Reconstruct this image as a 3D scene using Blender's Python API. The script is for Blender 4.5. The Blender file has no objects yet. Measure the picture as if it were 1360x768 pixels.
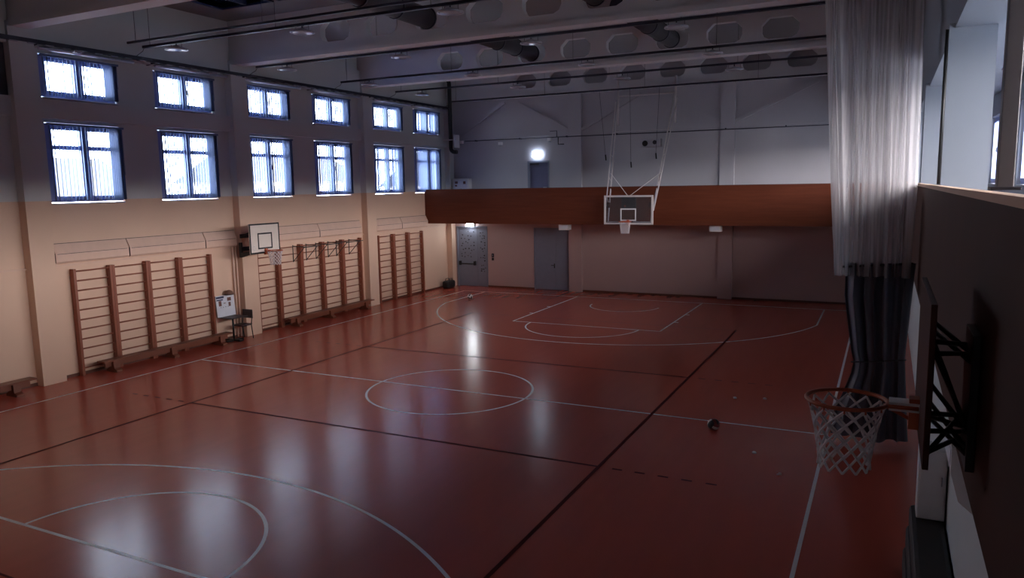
import bpy, bmesh, math, random
from mathutils import Vector, Matrix
random.seed(7)
scene = bpy.context.scene
COL = scene.collection
PI = math.pi

# ------------------------------------------------------------------ materials
def new_mat(name):
    m = bpy.data.materials.new(name); m.use_nodes = True
    nt = m.node_tree; nt.nodes.clear()
    return m, nt, nt.nodes, nt.links

def mat(name, col, rough=0.6, metal=0.0, noise=0.08, nscale=6.0, spec=0.5, bump=0.0):
    m, nt, N, L = new_mat(name)
    out = N.new('ShaderNodeOutputMaterial'); b = N.new('ShaderNodeBsdfPrincipled')
    L.new(b.outputs[0], out.inputs[0])
    tc = N.new('ShaderNodeTexCoord'); nz = N.new('ShaderNodeTexNoise')
    nz.inputs['Scale'].default_value = nscale; nz.inputs['Detail'].default_value = 4
    L.new(tc.outputs['Object'], nz.inputs['Vector'])
    mx = N.new('ShaderNodeMix'); mx.data_type = 'RGBA'
    c = list(col[:3])
    mx.inputs[6].default_value = [max(0, v * (1 - noise)) for v in c] + [1]
    mx.inputs[7].default_value = [min(1, v * (1 + noise)) for v in c] + [1]
    L.new(nz.outputs['Fac'], mx.inputs[0]); L.new(mx.outputs[2], b.inputs['Base Color'])
    b.inputs['Roughness'].default_value = rough; b.inputs['Metallic'].default_value = metal
    b.inputs['Specular IOR Level'].default_value = spec
    if bump:
        bp = N.new('ShaderNodeBump'); bp.inputs['Strength'].default_value = bump; bp.inputs['Distance'].default_value = 0.01
        L.new(nz.outputs['Fac'], bp.inputs['Height']); L.new(bp.outputs[0], b.inputs['Normal'])
    return m

def wood_mat(name, c1, c2, rough, vec_scale, brick=None, spec=0.5, rot=0.0, coat=0.0):
    """boards: a brick pattern for single boards, stretched noise for the grain"""
    m, nt, N, L = new_mat(name)
    out = N.new('ShaderNodeOutputMaterial'); b = N.new('ShaderNodeBsdfPrincipled')
    L.new(b.outputs[0], out.inputs[0])
    tc = N.new('ShaderNodeTexCoord'); mp = N.new('ShaderNodeMapping')
    L.new(tc.outputs['Object'], mp.inputs['Vector'])
    mp.inputs['Rotation'].default_value[2] = rot
    mp2 = N.new('ShaderNodeMapping'); mp2.inputs['Scale'].default_value = vec_scale
    L.new(mp.outputs[0], mp2.inputs['Vector'])
    nz = N.new('ShaderNodeTexNoise'); nz.inputs['Scale'].default_value = 1.0; nz.inputs['Detail'].default_value = 3
    L.new(mp2.outputs[0], nz.inputs['Vector'])
    mx = N.new('ShaderNodeMix'); mx.data_type = 'RGBA'
    mx.inputs[6].default_value = (*c1, 1); mx.inputs[7].default_value = (*c2, 1)
    if brick:
        bk = N.new('ShaderNodeTexBrick'); bk.inputs['Scale'].default_value = 1.0
        bk.inputs['Brick Width'].default_value = brick[0]; bk.inputs['Row Height'].default_value = brick[1]
        bk.inputs['Mortar Size'].default_value = brick[2]; bk.inputs['Bias'].default_value = 0.0
        bk.inputs['Color1'].default_value = (0, 0, 0, 1); bk.inputs['Color2'].default_value = (1, 1, 1, 1)
        bk.inputs['Mortar'].default_value = (0, 0, 0, 1)
        bk.offset = 0.37; bk.offset_frequency = 2
        L.new(mp.outputs[0], bk.inputs['Vector'])
        ad = N.new('ShaderNodeMath'); ad.operation = 'MULTIPLY_ADD'
        L.new(bk.outputs['Color'], ad.inputs[0]); ad.inputs[1].default_value = 0.14
        ml = N.new('ShaderNodeMath'); ml.operation = 'MULTIPLY'; ml.inputs[1].default_value = 0.86
        L.new(nz.outputs['Fac'], ml.inputs[0]); L.new(ml.outputs[0], ad.inputs[2])
        L.new(ad.outputs[0], mx.inputs[0])
    else:
        L.new(nz.outputs['Fac'], mx.inputs[0])
    L.new(mx.outputs[2], b.inputs['Base Color'])
    b.inputs['Roughness'].default_value = rough; b.inputs['Specular IOR Level'].default_value = spec
    b.inputs['Coat Weight'].default_value = coat; b.inputs['Coat Roughness'].default_value = 0.12
    return m

def clear_mat(name, tint, alpha, rough=0.05):
    """thin clear sheet: part transparent, part glossy / tinted"""
    m, nt, N, L = new_mat(name)
    out = N.new('ShaderNodeOutputMaterial')
    tr = N.new('ShaderNodeBsdfTransparent'); tr.inputs[0].default_value = (*tint, 1)
    g = N.new('ShaderNodeBsdfPrincipled'); g.inputs['Base Color'].default_value = (*tint, 1); g.inputs['Roughness'].default_value = rough
    mx = N.new('ShaderNodeMixShader'); mx.inputs[0].default_value = alpha
    L.new(tr.outputs[0], mx.inputs[1]); L.new(g.outputs[0], mx.inputs[2]); L.new(mx.outputs[0], out.inputs[0])
    return m

def net_mat(name, col, alpha, cell):
    """woven mesh: thin threads (diffuse and translucent) with clear gaps"""
    m, nt, N, L = new_mat(name)
    out = N.new('ShaderNodeOutputMaterial')
    tr = N.new('ShaderNodeBsdfTransparent')
    d = N.new('ShaderNodeBsdfDiffuse'); d.inputs[0].default_value = (*col, 1)
    t = N.new('ShaderNodeBsdfTranslucent'); t.inputs[0].default_value = (*col, 1)
    dm = N.new('ShaderNodeMixShader'); dm.inputs[0].default_value = 0.45
    L.new(d.outputs[0], dm.inputs[1]); L.new(t.outputs[0], dm.inputs[2])
    tc = N.new('ShaderNodeTexCoord'); mp = N.new('ShaderNodeMapping'); mp.inputs['Scale'].default_value = (17, 3, .22)
    nz = N.new('ShaderNodeTexNoise'); nz.inputs['Scale'].default_value = 1.0; nz.inputs['Detail'].default_value = 3
    L.new(tc.outputs['Object'], mp.inputs['Vector']); L.new(mp.outputs[0], nz.inputs['Vector'])
    mr = N.new('ShaderNodeMapRange'); mr.inputs['From Min'].default_value = .3; mr.inputs['From Max'].default_value = .7
    mr.inputs['To Min'].default_value = alpha - 0.22; mr.inputs['To Max'].default_value = alpha + 0.22
    L.new(nz.outputs['Fac'], mr.inputs['Value'])
    mx = N.new('ShaderNodeMixShader'); L.new(mr.outputs[0], mx.inputs[0])
    L.new(tr.outputs[0], mx.inputs[1]); L.new(dm.outputs[0], mx.inputs[2]); L.new(mx.outputs[0], out.inputs[0])
    return m

def emit_mat(name, col, s):
    m, nt, N, L = new_mat(name)
    out = N.new('ShaderNodeOutputMaterial'); e = N.new('ShaderNodeEmission')
    e.inputs[0].default_value = (*col, 1); e.inputs[1].default_value = s
    L.new(e.outputs[0], out.inputs[0]); return m

M = {}
M['wall'] = mat('wall_paint', (0.64, 0.66, 0.66), 0.75, noise=0.05, nscale=1.2)
M['dado'] = mat('lower_wall_paint', (0.72, 0.50, 0.375), 0.7, noise=0.05, nscale=1.2)
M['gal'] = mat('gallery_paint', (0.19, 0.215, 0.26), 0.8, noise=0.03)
M['gpanel'] = wood_mat('shaded_gallery_boards', (0.045, 0.02, 0.015), (0.075, 0.032, 0.023), 0.6, (14, 1.0, 1.0), spec=0.15)  # same brown boards, shade on the gallery front put into the colour
M['dado_dim'] = mat('far_wall_lower_dimmed', (0.50, 0.36, 0.345), 0.7, noise=0.05, nscale=1.2)  # lower wall colour darkened for the weaker grazing light on the far wall
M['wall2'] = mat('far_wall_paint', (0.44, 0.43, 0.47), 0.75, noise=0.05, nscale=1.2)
M['ceil'] = mat('ceiling_paint', (0.22, 0.22, 0.235), 0.8, noise=0.06, nscale=0.8)
M['beam'] = mat('beam_paint', (0.76, 0.78, 0.81), 0.75, noise=0.06, nscale=1.0)
M['floor'] = wood_mat('parquet', (0.40, 0.078, 0.050), (0.49, 0.092, 0.060), 0.21, (0.5, 4.2, 1), brick=None, rot=PI/2, spec=0.36)
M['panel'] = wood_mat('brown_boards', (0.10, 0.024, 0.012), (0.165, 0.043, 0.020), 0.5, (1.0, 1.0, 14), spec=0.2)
M['base'] = mat('brown_baseboard', (0.12, 0.04, 0.025), 0.5)
M['line'] = mat('white_line_paint', (0.90, 0.86, 0.86), 0.35, noise=0.1, nscale=30)
M['dline'] = mat('dark_line_paint', (0.10, 0.014, 0.013), 0.6, spec=0.03)
M['frame'] = mat('window_frame_paint', (0.30, 0.38, 0.72), 0.45, noise=0.03)
M['sill'] = mat('sill_paint', (0.75, 0.75, 0.8), 0.4)
M['glass'] = clear_mat('window_glass', (0.95, 0.97, 1.0), 0.06)
M['blind'] = mat('blind_fabric', (0.13, 0.18, 0.32), 0.8, noise=0.04)
M['barwood'] = wood_mat('red_stained_wood', (0.22, 0.06, 0.035), (0.32, 0.10, 0.055), 0.4, (8, 8, 1.5))
M['rung'] = wood_mat('rung_wood', (0.24, 0.08, 0.05), (0.34, 0.12, 0.07), 0.45, (8, 1.5, 8))
M['bench'] = wood_mat('bench_wood', (0.16, 0.05, 0.03), (0.24, 0.08, 0.045), 0.4, (8, 1.0, 8))
M['black'] = mat('black_paint', (0.012, 0.012, 0.014), 0.45)
M['vinyl'] = mat('black_vinyl', (0.012, 0.011, 0.012), 0.5, bump=0.2)
M['track'] = mat('dark_blue_steel', (0.025, 0.025, 0.045), 0.4, metal=0.3)
M['duct'] = mat('dark_duct', (0.035, 0.032, 0.042), 0.55, metal=0.2)
M['steel'] = mat('grey_steel', (0.45, 0.45, 0.5), 0.35, metal=0.6)
M['rail'] = mat('polished_aluminium', (0.80, 0.84, 0.95), 0.32, metal=1.0, noise=0.02)
M['post'] = mat('grey_post_paint', (0.14, 0.12, 0.125), 0.5)
M['lampgrey'] = mat('lamp_reflector', (0.36, 0.35, 0.40), 0.35, metal=0.3)
M['lens'] = mat('lamp_lens', (0.42, 0.44, 0.50), 0.15)
M['white'] = mat('white_enamel', (0.78, 0.77, 0.78), 0.4)
M['whitetube'] = mat('white_tube', (0.70, 0.66, 0.66), 0.4)
M['orange'] = mat('orange_rim', (0.45, 0.09, 0.03), 0.4)
M['cord'] = mat('white_cord', (0.75, 0.70, 0.72), 0.8)
M['board'] = mat('backboard_white', (0.74, 0.66, 0.6), 0.45)
M['boardwood'] = mat('backboard_red_brown', (0.06, 0.016, 0.012), 0.6, spec=0.2)
M['acryl'] = clear_mat('clear_backboard', (0.72, 0.72, 0.76), 0.05)
M['door'] = mat('blue_grey_door', (0.22, 0.24, 0.31), 0.5)
M['doordark'] = mat('dark_blue_door', (0.13, 0.13, 0.22), 0.5)
M['heat'] = mat('cream_panel', (0.70, 0.485, 0.385), 0.65)
M['net'] = net_mat('divider_net', (0.74, 0.72, 0.74), 0.42, 0.06)
M['skirt'] = clear_mat('dark_tarpaulin', (0.10, 0.105, 0.14), 0.86, 0.3)
M['emit'] = emit_mat('lamp_light', (0.68, 0.80, 1.0), 20.0)
M['emit2'] = emit_mat('small_lamp_light', (0.90, 0.95, 1.0), 90.0)
M['paper'] = mat('white_paper', (0.72, 0.74, 0.82), 0.7)
M['photo'] = mat('photo_print', (0.16, 0.07, 0.06), 0.6, noise=0.6, nscale=40)
M['ink'] = mat('blue_ink', (0.03, 0.04, 0.10), 0.6)
M['ballw'] = mat('ball_white', (0.72, 0.64, 0.60), 0.5)
M['ballr'] = mat('ball_red', (0.20, 0.035, 0.03), 0.5)
M['balld'] = mat('ball_dark', (0.02, 0.02, 0.025), 0.5)
M['snow'] = mat('snowy_ground', (0.75, 0.77, 0.8), 0.9)
M['render'] = mat('pale_render', (0.72, 0.72, 0.74), 0.9)
M['roofm'] = mat('grey_roof', (0.05, 0.06, 0.08), 0.9)
M['extglass'] = mat('house_window', (0.03, 0.04, 0.06), 0.3)
M['sky_pane'] = clear_mat('skylight_glazing', (0.10, 0.125, 0.20), 0.25)
M['chairw'] = mat('chair_ply', (0.05, 0.035, 0.035), 0.5)
M['basket'] = mat('brown_cap', (0.20, 0.11, 0.08), 0.8)

# ------------------------------------------------------------------ mesh builder
class MB:
    def __init__(self): self.bm = bmesh.new(); self.mi = 0
    def _new(self, faces):
        for f in faces: f.material_index = self.mi
    def box(self, x0, x1, y0, y1, z0, z1, bev=0.0):
        bm = self.bm
        vs = [bm.verts.new((x, y, z)) for x in (x0, x1) for y in (y0, y1) for z in (z0, z1)]
        idx = [(0, 1, 3, 2), (4, 6, 7, 5), (0, 4, 5, 1), (2, 3, 7, 6), (0, 2, 6, 4), (1, 5, 7, 3)]
        fs = [bm.faces.new([vs[i] for i in q]) for q in idx]
        self._new(fs)
        if bev > 0:
            es = list({e for f in fs for e in f.edges})
            r = bmesh.ops.bevel(bm, geom=es, offset=bev, segments=2, affect='EDGES', profile=0.5)
            self._new(r['faces'])
        return self
    def prism(self, pts, axis, a0, a1):
        """polygon pts (2-D) extruded along axis: 'x' (pts = y,z), 'y' (pts = x,z), 'z' (pts = x,y)"""
        bm = self.bm
        def P(p, a):
            return {'x': (a, p[0], p[1]), 'y': (p[0], a, p[1]), 'z': (p[0], p[1], a)}[axis]
        A = [bm.verts.new(P(p, a0)) for p in pts]; B = [bm.verts.new(P(p, a1)) for p in pts]
        n = len(pts)
        fs = [bm.faces.new(A), bm.faces.new(B[::-1])]
        for i in range(n): fs.append(bm.faces.new([A[i], B[i], B[(i + 1) % n], A[(i + 1) % n]]))
        self._new(fs); return self
    def tube(self, pts, r, seg=8, closed=False, cap=True):
        bm = self.bm; pts = [Vector(p) for p in pts]; n = len(pts)
        rings = []; prev = None
        for i, p in enumerate(pts):
            if closed: t = pts[(i + 1) % n] - pts[i - 1]
            elif i == 0: t = pts[1] - pts[0]
            elif i == n - 1: t = pts[-1] - pts[-2]
            else: t = (pts[i + 1] - p).normalized() + (p - pts[i - 1]).normalized()
            t.normalize()
            if prev is None:
                u = t.orthogonal().normalized()
            else:
                u = (prev - t * prev.dot(t))
                u = u.normalized() if u.length > 1e-6 else t.orthogonal().normalized()
            prev = u; v = t.cross(u)
            rr = r[i] if isinstance(r, (list, tuple)) else r
            rings.append([bm.verts.new(p + (u * math.cos(2 * PI * k / seg) + v * math.sin(2 * PI * k / seg)) * rr) for k in range(seg)])
        fs = []
        m = n if closed else n - 1
        for i in range(m):
            a, b = rings[i], rings[(i + 1) % n]
            for k in range(seg): fs.append(bm.faces.new([a[k], a[(k + 1) % seg], b[(k + 1) % seg], b[k]]))
        if cap and not closed:
            fs.append(bm.faces.new(rings[0][::-1])); fs.append(bm.faces.new(rings[-1]))
        for f in fs: f.smooth = seg > 5 and len(f.verts) == 4
        self._new(fs); return self
    def ring(self, c, R, r, n=40, seg=8):
        return self.tube([(c[0] + R * math.cos(2 * PI * i / n), c[1] + R * math.sin(2 * PI * i / n), c[2]) for i in range(n)], r, seg, closed=True)
    def lathe(self, prof, c=(0, 0, 0), n=24, cap=True):
        bm = self.bm; rings = []
        for (r, z) in prof:
            rings.append([bm.verts.new((c[0] + r * math.cos(2 * PI * k / n), c[1] + r * math.sin(2 * PI * k / n), c[2] + z)) for k in range(n)])
        fs = []
        for a, b in zip(rings, rings[1:]):
            for k in range(n):
                f = bm.faces.new([a[k], a[(k + 1) % n], b[(k + 1) % n], b[k]]); f.smooth = True; fs.append(f)
        if cap:
            fs.append(bm.faces.new(rings[0][::-1])); fs.append(bm.faces.new(rings[-1]))
        self._new(fs); return self
    def quad(self, *ps):
        f = self.bm.faces.new([self.bm.verts.new(p) for p in ps]); self._new([f]); return self
    def build(self, name, mats, parent=None, recalc=True):
        if recalc: bmesh.ops.recalc_face_normals(self.bm, faces=self.bm.faces)
        me = bpy.data.meshes.new(name); self.bm.to_mesh(me); self.bm.free()
        for m in (mats if isinstance(mats, (list, tuple)) else [mats]): me.materials.append(M[m] if isinstance(m, str) else m)
        o = bpy.data.objects.new(name, me); COL.objects.link(o)
        if parent is not None: o.parent = parent
        return o

def tag(o, label=None, cat=None, group=None, kind=None):
    if label: o['label'] = label
    if cat: o['category'] = cat
    if group: o['group'] = group
    if kind: o['kind'] = kind
    return o
def empty(name, loc=(0, 0, 0), rz=0.0):
    o = bpy.data.objects.new(name, None); COL.objects.link(o); o.location = loc; o.rotation_euler = (0, 0, rz); o.empty_display_size = 0.2
    return o
def copy_tree(o, parent=None):
    c = o.copy(); COL.objects.link(c)
    if parent is not None: c.parent = parent
    for ch in [q for q in bpy.data.objects if q.parent == o]: copy_tree(ch, c)
    return c
def plate_with_holes(outer, holes, thick):
    """flat plate with holes, its outline in 2-D (u, v); returns a mesh lying in XY, extruded +-thick/2 in Z"""
    cu = bpy.data.curves.new('plate', 'CURVE'); cu.dimensions = '2D'; cu.fill_mode = 'BOTH'; cu.extrude = thick / 2
    for poly in [outer] + holes:
        sp = cu.splines.new('POLY'); sp.points.add(len(poly) - 1); sp.use_cyclic_u = True
        for p, q in zip(sp.points, poly): p.co = (q[0], q[1], 0, 1)
    ob = bpy.data.objects.new('plate', cu); COL.objects.link(ob)
    bpy.context.view_layer.update()
    me = bpy.data.meshes.new_from_object(ob.evaluated_get(bpy.context.evaluated_depsgraph_get()))
    bpy.data.objects.remove(ob); bpy.data.curves.remove(cu)
    return me

# ------------------------------------------------------------------ dimensions (metres, court centre = origin)
XL, XR = -9.05, 9.05           # hall side walls
YF, YN = 15.3, -15.3           # far and near walls
ZC = 9.25                      # ceiling
PIL = [(-3.4, -2.85), (2.8, 3.4), (8.95, 9.5)]
WIN_Y = [-2.62, 0.40, 3.47, 6.53, 9.80, 12.58]   # window starts along the left wall
WW = 1.86
UP = (6.60, 7.54); LO = (4.18, 6.0)

# ------------------------------------------------------------------ floor and its painted lines
floor = MB().box(XL - .4, 11.6, YN - .3, YF + .3, -0.3, 0.0).build('floor', 'floor')
tag(floor, 'reddish brown parquet floor of the sports hall with painted court lines', 'floor', kind='structure')
ZL = 0.0015
def strip(mb, p, q, w=0.05, z=ZL):
    a, b = Vector((p[0], p[1], 0)), Vector((q[0], q[1], 0)); d = (b - a).normalized(); n = Vector((-d.y, d.x, 0)) * (w / 2)
    up = Vector((0, 0, z))
    mb.quad(a + n + up, a - n + up, b - n + up, b + n + up)
def arc(mb, c, r, a0, a1, w=0.05, n=64, z=ZL):
    for i in range(n):
        t0 = a0 + (a1 - a0) * i / n; t1 = a0 + (a1 - a0) * (i + 1) / n
        P = lambda rr, t: (c[0] + rr * math.cos(t), c[1] + rr * math.sin(t), z)
        mb.quad(P(r - w / 2, t0), P(r + w / 2, t0), P(r + w / 2, t1), P(r - w / 2, t1))
CW, CL = 7.6, 13.87
wl = MB()
for s in (-1, 1):
    strip(wl, (s * CW, -CL), (s * CW, CL)); strip(wl, (-CW, s * CL), (CW, s * CL))
strip(wl, (-CW, 0), (CW, 0)); arc(wl, (0, 0), 1.8, 0, 2 * PI, n=96)
for s in (-1, 1):
    yb = s * (CL - 1.575)
    for e in (-1, 1):
        strip(wl, (e * 2.45, s * CL), (e * 2.45, s * 8.07)); strip(wl, (e * 6.6, s * CL), (e * 6.6, s * 10.75))
    strip(wl, (-2.45, s * 8.07), (2.45, s * 8.07))
    arc(wl, (0, s * 8.07), 1.8, 0, -s * PI)
    arc(wl, (0, yb), 1.25, 0, -s * PI)
    a = math.acos(6.6 / 6.78)
    arc(wl, (0, yb), 6.78, -s * a, -s * (PI - a), n=120)
    for e in (-1, 1):
        for yy in (9.7, 11.2): strip(wl, (e * 2.45, s * yy), (e * 2.6, s * yy), 0.08)
wl.build('white_court_lines', 'line', floor, recalc=False)
dl = MB()
for e in (-1, 1):
    strip(dl, (e * 4.5, -9), (e * 4.5, 9), 0.06, 0.003); strip(dl, (-4.5, e * 9), (4.5, e * 9), 0.035, 0.003); strip(dl, (-4.5, e * 3), (4.5, e * 3), 0.055, 0.003)
    for f in (-1, 1):
        for k in range(5): strip(dl, (f * (4.72 + k * 0.36), e * 3), (f * (4.88 + k * 0.36), e * 3), 0.05, 0.003)
dl.build('dark_court_lines', 'dline', floor, recalc=False)

# ------------------------------------------------------------------ left wall with window openings
def wall_x(name, x0, x1, y0, y1, z0, z1, openings, mats, zsplit):
    """a wall in the YZ plane, cut into blocks round its openings; below zsplit material 1"""
    mb = MB()
    ys = sorted({y0, y1} | {v for o in openings for v in o[:2]})
    for a, b in zip(ys, ys[1:]):
        op = sorted([(o[2], o[3]) for o in openings if o[0] <= a + 1e-6 and o[1] >= b - 1e-6])
        z = z0; segs = []
        for (p, q) in op: segs.append((z, p)); z = q
        segs.append((z, z1))
        for (p, q) in segs:
            if q - p < 1e-4: continue
            for (u, v, k) in ((p, min(q, zsplit), 1), (max(p, zsplit), q, 0)):
                if v - u > 1e-4:
                    mb.mi = k; mb.box(x0, x1, a, b, u, v)
    return mb.build(name, mats)
opens = []
for y in WIN_Y:
    for (a, b) in (UP, LO): opens.append((y - 0.02, y + WW + 0.03, a - 0.03, b + 0.02))
wall_left = wall_x('wall_left', XL - .35, XL, YN, YF + .3, 0, ZC, opens, ['wall', 'dado'], 4.22)
tag(wall_left, 'long left wall with two rows of windows above a cream lower part', 'wall', kind='structure')
for k, (a, b) in enumerate(PIL + [(14.95, 15.3), (-9.55, -9.0)]):
    mb = MB(); mb.mi = 1; mb.box(XL, -8.80, a, b, 0, 4.22); mb.mi = 0; mb.box(XL, -8.80, a, b, 4.22, 8.0)
    tag(mb.build('pilaster', ['wall', 'dado'], wall_left), kind='structure')
bnds = [-13, -9.55, -9.0, -3.4, -2.85, 2.8, 3.4, 8.95, 9.5, 14.95]
for a, b in zip(bnds[::2], bnds[1::2]):
    for z0, z1, dx in ((6.10, 6.53, .13), (7.66, 8.6, .17)):
        tag(MB().box(XL, XL + dx, a, b, z0, z1).build('spandrel_band', 'wall', wall_left), kind='structure')
# thin ledge under the heating panels
MB().box(XL, XL + .05, -13, 15.0, 2.68, 2.72).build('trim_1', 'heat', wall_left)
# riser pipes beside the pilaster
rp = MB()
for y in (2.62, 2.74): rp.tube([(XL + .06, y, 0.02), (XL + .06, y, 3.0)], 0.03)
rp.build('riser_pipe', 'heat', wall_left)
bl = MB()
ys = [-13] + [v for p in PIL for v in p] + [14.95]
for a, b in zip(ys[::2], ys[1::2]): bl.box(XL, XL + .03, a, b, 0, 0.07)
tag(bl.build('baseboard_left', 'base'), 'thin brown skirting along the foot of the left wall', 'baseboard', kind='structure')

def make_window(side, y0, w, z0, z1, bars, xp, nm, label):
    """framed window in the plane x = xp; side +1 looks into +x"""
    root = MB(); t = 0.075; d0, d1 = xp - 0.045, xp + 0.045
    root.box(d0, d1, y0, y0 + t, z0, z1); root.box(d0, d1, y0 + w - t, y0 + w, z0, z1)
    root.box(d0, d1, y0 + t, y0 + w - t, z0, z0 + t); root.box(d0, d1, y0 + t, y0 + w - t, z1 - t, z1)
    root.box(d0, d1, y0 + w / 2 - .04, y0 + w / 2 + .04, z0 + t, z1 - t)
    r = root.build(nm, 'frame'); tag(r, label, 'window', kind='structure')
    for k in (0, 1):
        a = y0 + t if k == 0 else y0 + w / 2 + .04
        b = y0 + w / 2 - .04 if k == 0 else y0 + w - t
        s = MB(); q = 0.065; e0, e1 = xp - .035, xp + .06 * side if side > 0 else xp + .035
        e0, e1 = (xp - .03, xp + .065) if side > 0 else (xp - .065, xp + .03)
        s.box(e0, e1, a, a + q, z0 + t, z1 - t); s.box(e0, e1, b - q, b, z0 + t, z1 - t)
        s.box(e0, e1, a + q, b - q, z0 + t, z0 + t + q); s.box(e0, e1, a + q, b - q, z1 - t - q, z1 - t)
        if bars: s.box(e0, e1, a + q, b - q, z0 + (z1 - z0) * .70 - .05, z0 + (z1 - z0) * .70 + .05)
        so = s.build('sash', 'frame', r)
        MB().box(xp - .006, xp + .006, a + q, b - q, z0 + t + q, z1 - t - q).build('pane', 'glass', so)
    h = MB(); hx = xp + .085 * side
    h.box(hx - .015, hx + .015, y0 + w / 2 + .055, y0 + w / 2 + .085, (z0 + z1) / 2 - .07, (z0 + z1) / 2 + .07)
    h.build('handle', 'sill', r)
    return r
XP = XL - .075
ord_ = ['first', 'second', 'third', 'fourth', 'fifth', 'sixth']
nw = 0
for i, y in enumerate(WIN_Y):
    for row, (a, b) in (('upper', UP), ('lower', LO)):
        nw += 1
        kind_ = 'short two-pane' if row == 'upper' else 'tall four-pane'
        w = make_window(1, y, WW, a, b, row == 'lower', XP, 'window_%d' % nw, '%s window, %s from the near end in the %s row of the long wall' % (kind_, ord_[i], row))
        MB().box(XL - .12, XL + (.11 if row == 'upper' else .004), y - .01, y + WW + .02, a - .045, a - .02).build('sill', 'sill' if row == 'upper' else 'frame', w)
        if row == 'upper': MB().tube([(XL + .22, y - .12, 7.63), (XL + .22, y + WW + .42, 7.63)], .036, 14).build('light_strip_rod', 'rail', w)  # shiny rod added to stand in for the bright strip above each window
        # vertical blind, its strips turned edge-on, bunched at the far end
        br = empty('vertical_blind', (XL + .065, y, a))
        tag(br, 'pale vertical strip blind hanging in the %s-row window, %s from the near end' % (row, ord_[i]), 'blind', 'vertical blinds on the window wall windows')
        H = b - a
        MB().box(-.03, .03, 0, WW + .08, H - .05, H).build('head_rail', 'blind', br)
        s = MB(); n = 16
        for k in range(n):
            yy = .05 + k * (WW - .42) / (n - 1) + random.uniform(-.008, .008); an = math.radians(17 + random.uniform(-4, 4))
            dx, dy = -.038 * math.cos(an), .038 * math.sin(an)
            nx, ny = dy / .038 * .0012, -dx / .038 * .0012
            s.prism([(-dx - nx, yy - dy - ny), (dx - nx, yy + dy - ny), (dx + nx, yy + dy + ny), (-dx + nx, yy - dy + ny)], 'z', .03, H - .05)
        for k in range(7):
            yy = WW - .30 + k * .05
            s.box(-.042, .042, yy - .0015, yy + .0015, .03, H - .05)
        s.build('slats', 'blind', br)
        MB().tube([(.03, WW + .02, H - .05), (.035, WW + .02, H * .35)], .006, 6).build('cord', 'blind', br)

# dark covered window at the left edge of the frame, built as a framed panel
pr = empty('covered_window', (XL, -5.4, 6.5))
tag(pr, 'dark covered window high on the window wall, its corner just showing beside the nearest window', 'board')
MB().box(0, .05, 0, 2.15, 0, 1.16, .01).build('panel', 'duct', pr)
f = MB(); f.box(0, .08, -.05, 0, -.05, 1.21); f.box(0, .08, 2.15, 2.2, -.05, 1.21); f.box(0, .08, 0, 2.15, -.05, 0); f.box(0, .08, 0, 2.15, 1.16, 1.21)
f.build('frame', 'black', pr)

# ------------------------------------------------------------------ far wall with doors
far = MB()
doors = [(-8.74, -7.20, 2.66), (-4.97, -3.36, 2.62)]
mb = far; mb.mi = 1
xs = [XL, doors[0][0], doors[0][1], doors[1][0], doors[1][1], 11.6]
for a, b, h in ((xs[0], xs[1], 0), (xs[1], xs[2], doors[0][2]), (xs[2], xs[3], 0), (xs[3], xs[4], doors[1][2]), (xs[4], xs[5], 0)):
    mb.box(a, b, YF, YF + .3, h, 2.9)
mb.mi = 0
UD = (-5.22, -4.24, 3.25, 5.40)
mb.box(XL, UD[0], YF, YF + .3, 2.9, ZC); mb.box(UD[1], 11.6, YF, YF + .3, 2.9, ZC)
mb.box(UD[0], UD[1], YF, YF + .3, 2.9, UD[2]); mb.box(UD[0], UD[1], YF, YF + .3, UD[3], ZC)
wall_far = far.build('wall_far', ['wall2', 'dado_dim'])
tag(wall_far, 'far end wall of the hall with grey doors and steel bracing', 'wall', kind='structure')
MB().box(-9.0, -3.2, YF + .16, YF + .3, -.05, 2.9).build('door_backing', 'duct', wall_far)  # dark backing added behind the doors to stop sky light leaking in
MB().box(UD[0] - .1, UD[1] + .1, YF + .14, YF + .3, 2.9, 5.6).build('door_backing', 'duct', wall_far)  # same added light stop behind the balcony door
for a, b in ((-3.33, -2.77), (2.72, 3.24)):
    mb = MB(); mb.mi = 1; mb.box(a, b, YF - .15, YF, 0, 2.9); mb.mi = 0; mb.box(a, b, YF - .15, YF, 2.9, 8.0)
    tag(mb.build('pilaster', ['wall2', 'dado_dim'], wall_far), kind='structure')
lg = MB(); lg.box(XL, 9.3, YF - .07, YF, 6.40, 6.56); lg.build('ledge', 'wall2', wall_far)
tag(MB().box(-7.2, -4.97, YF - .03, YF, 0, .07).box(-3.36, -3.33, YF - .03, YF, 0, .07).box(-2.77, 2.72, YF - .03, YF, 0, .07).box(3.24, 9.05, YF - .03, YF, 0, .07).build('baseboard_far', 'base'),
    'thin brown skirting along the foot of the far wall', 'baseboard', kind='structure')
BR = [((-8.40, 6.60), (-6.2, 7.85)), ((-5.7, 7.85), (-3.33, 6.58)), ((-2.77, 6.58), (-.35, 7.85)), ((.2, 7.85), (2.72, 6.6)), ((3.24, 6.6), (6.05, 7.85)), ((6.3, 7.85), (8.8, 6.6))]
for k, (p, q) in enumerate(BR):
    mb = MB(); d = Vector((q[0] - p[0], 0, q[1] - p[1])).normalized(); n = Vector((-d.z, 0, d.x)) * .055
    pts = [(p[0] + n.x, p[1] + n.z), (q[0] + n.x, q[1] + n.z), (q[0] - n.x, q[1] - n.z), (p[0] - n.x, p[1] - n.z)]
    mb.prism(pts, 'y', YF - .13, YF - .02)
    mb.build('diagonal_brace', 'wall2', wall_far)

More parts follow.
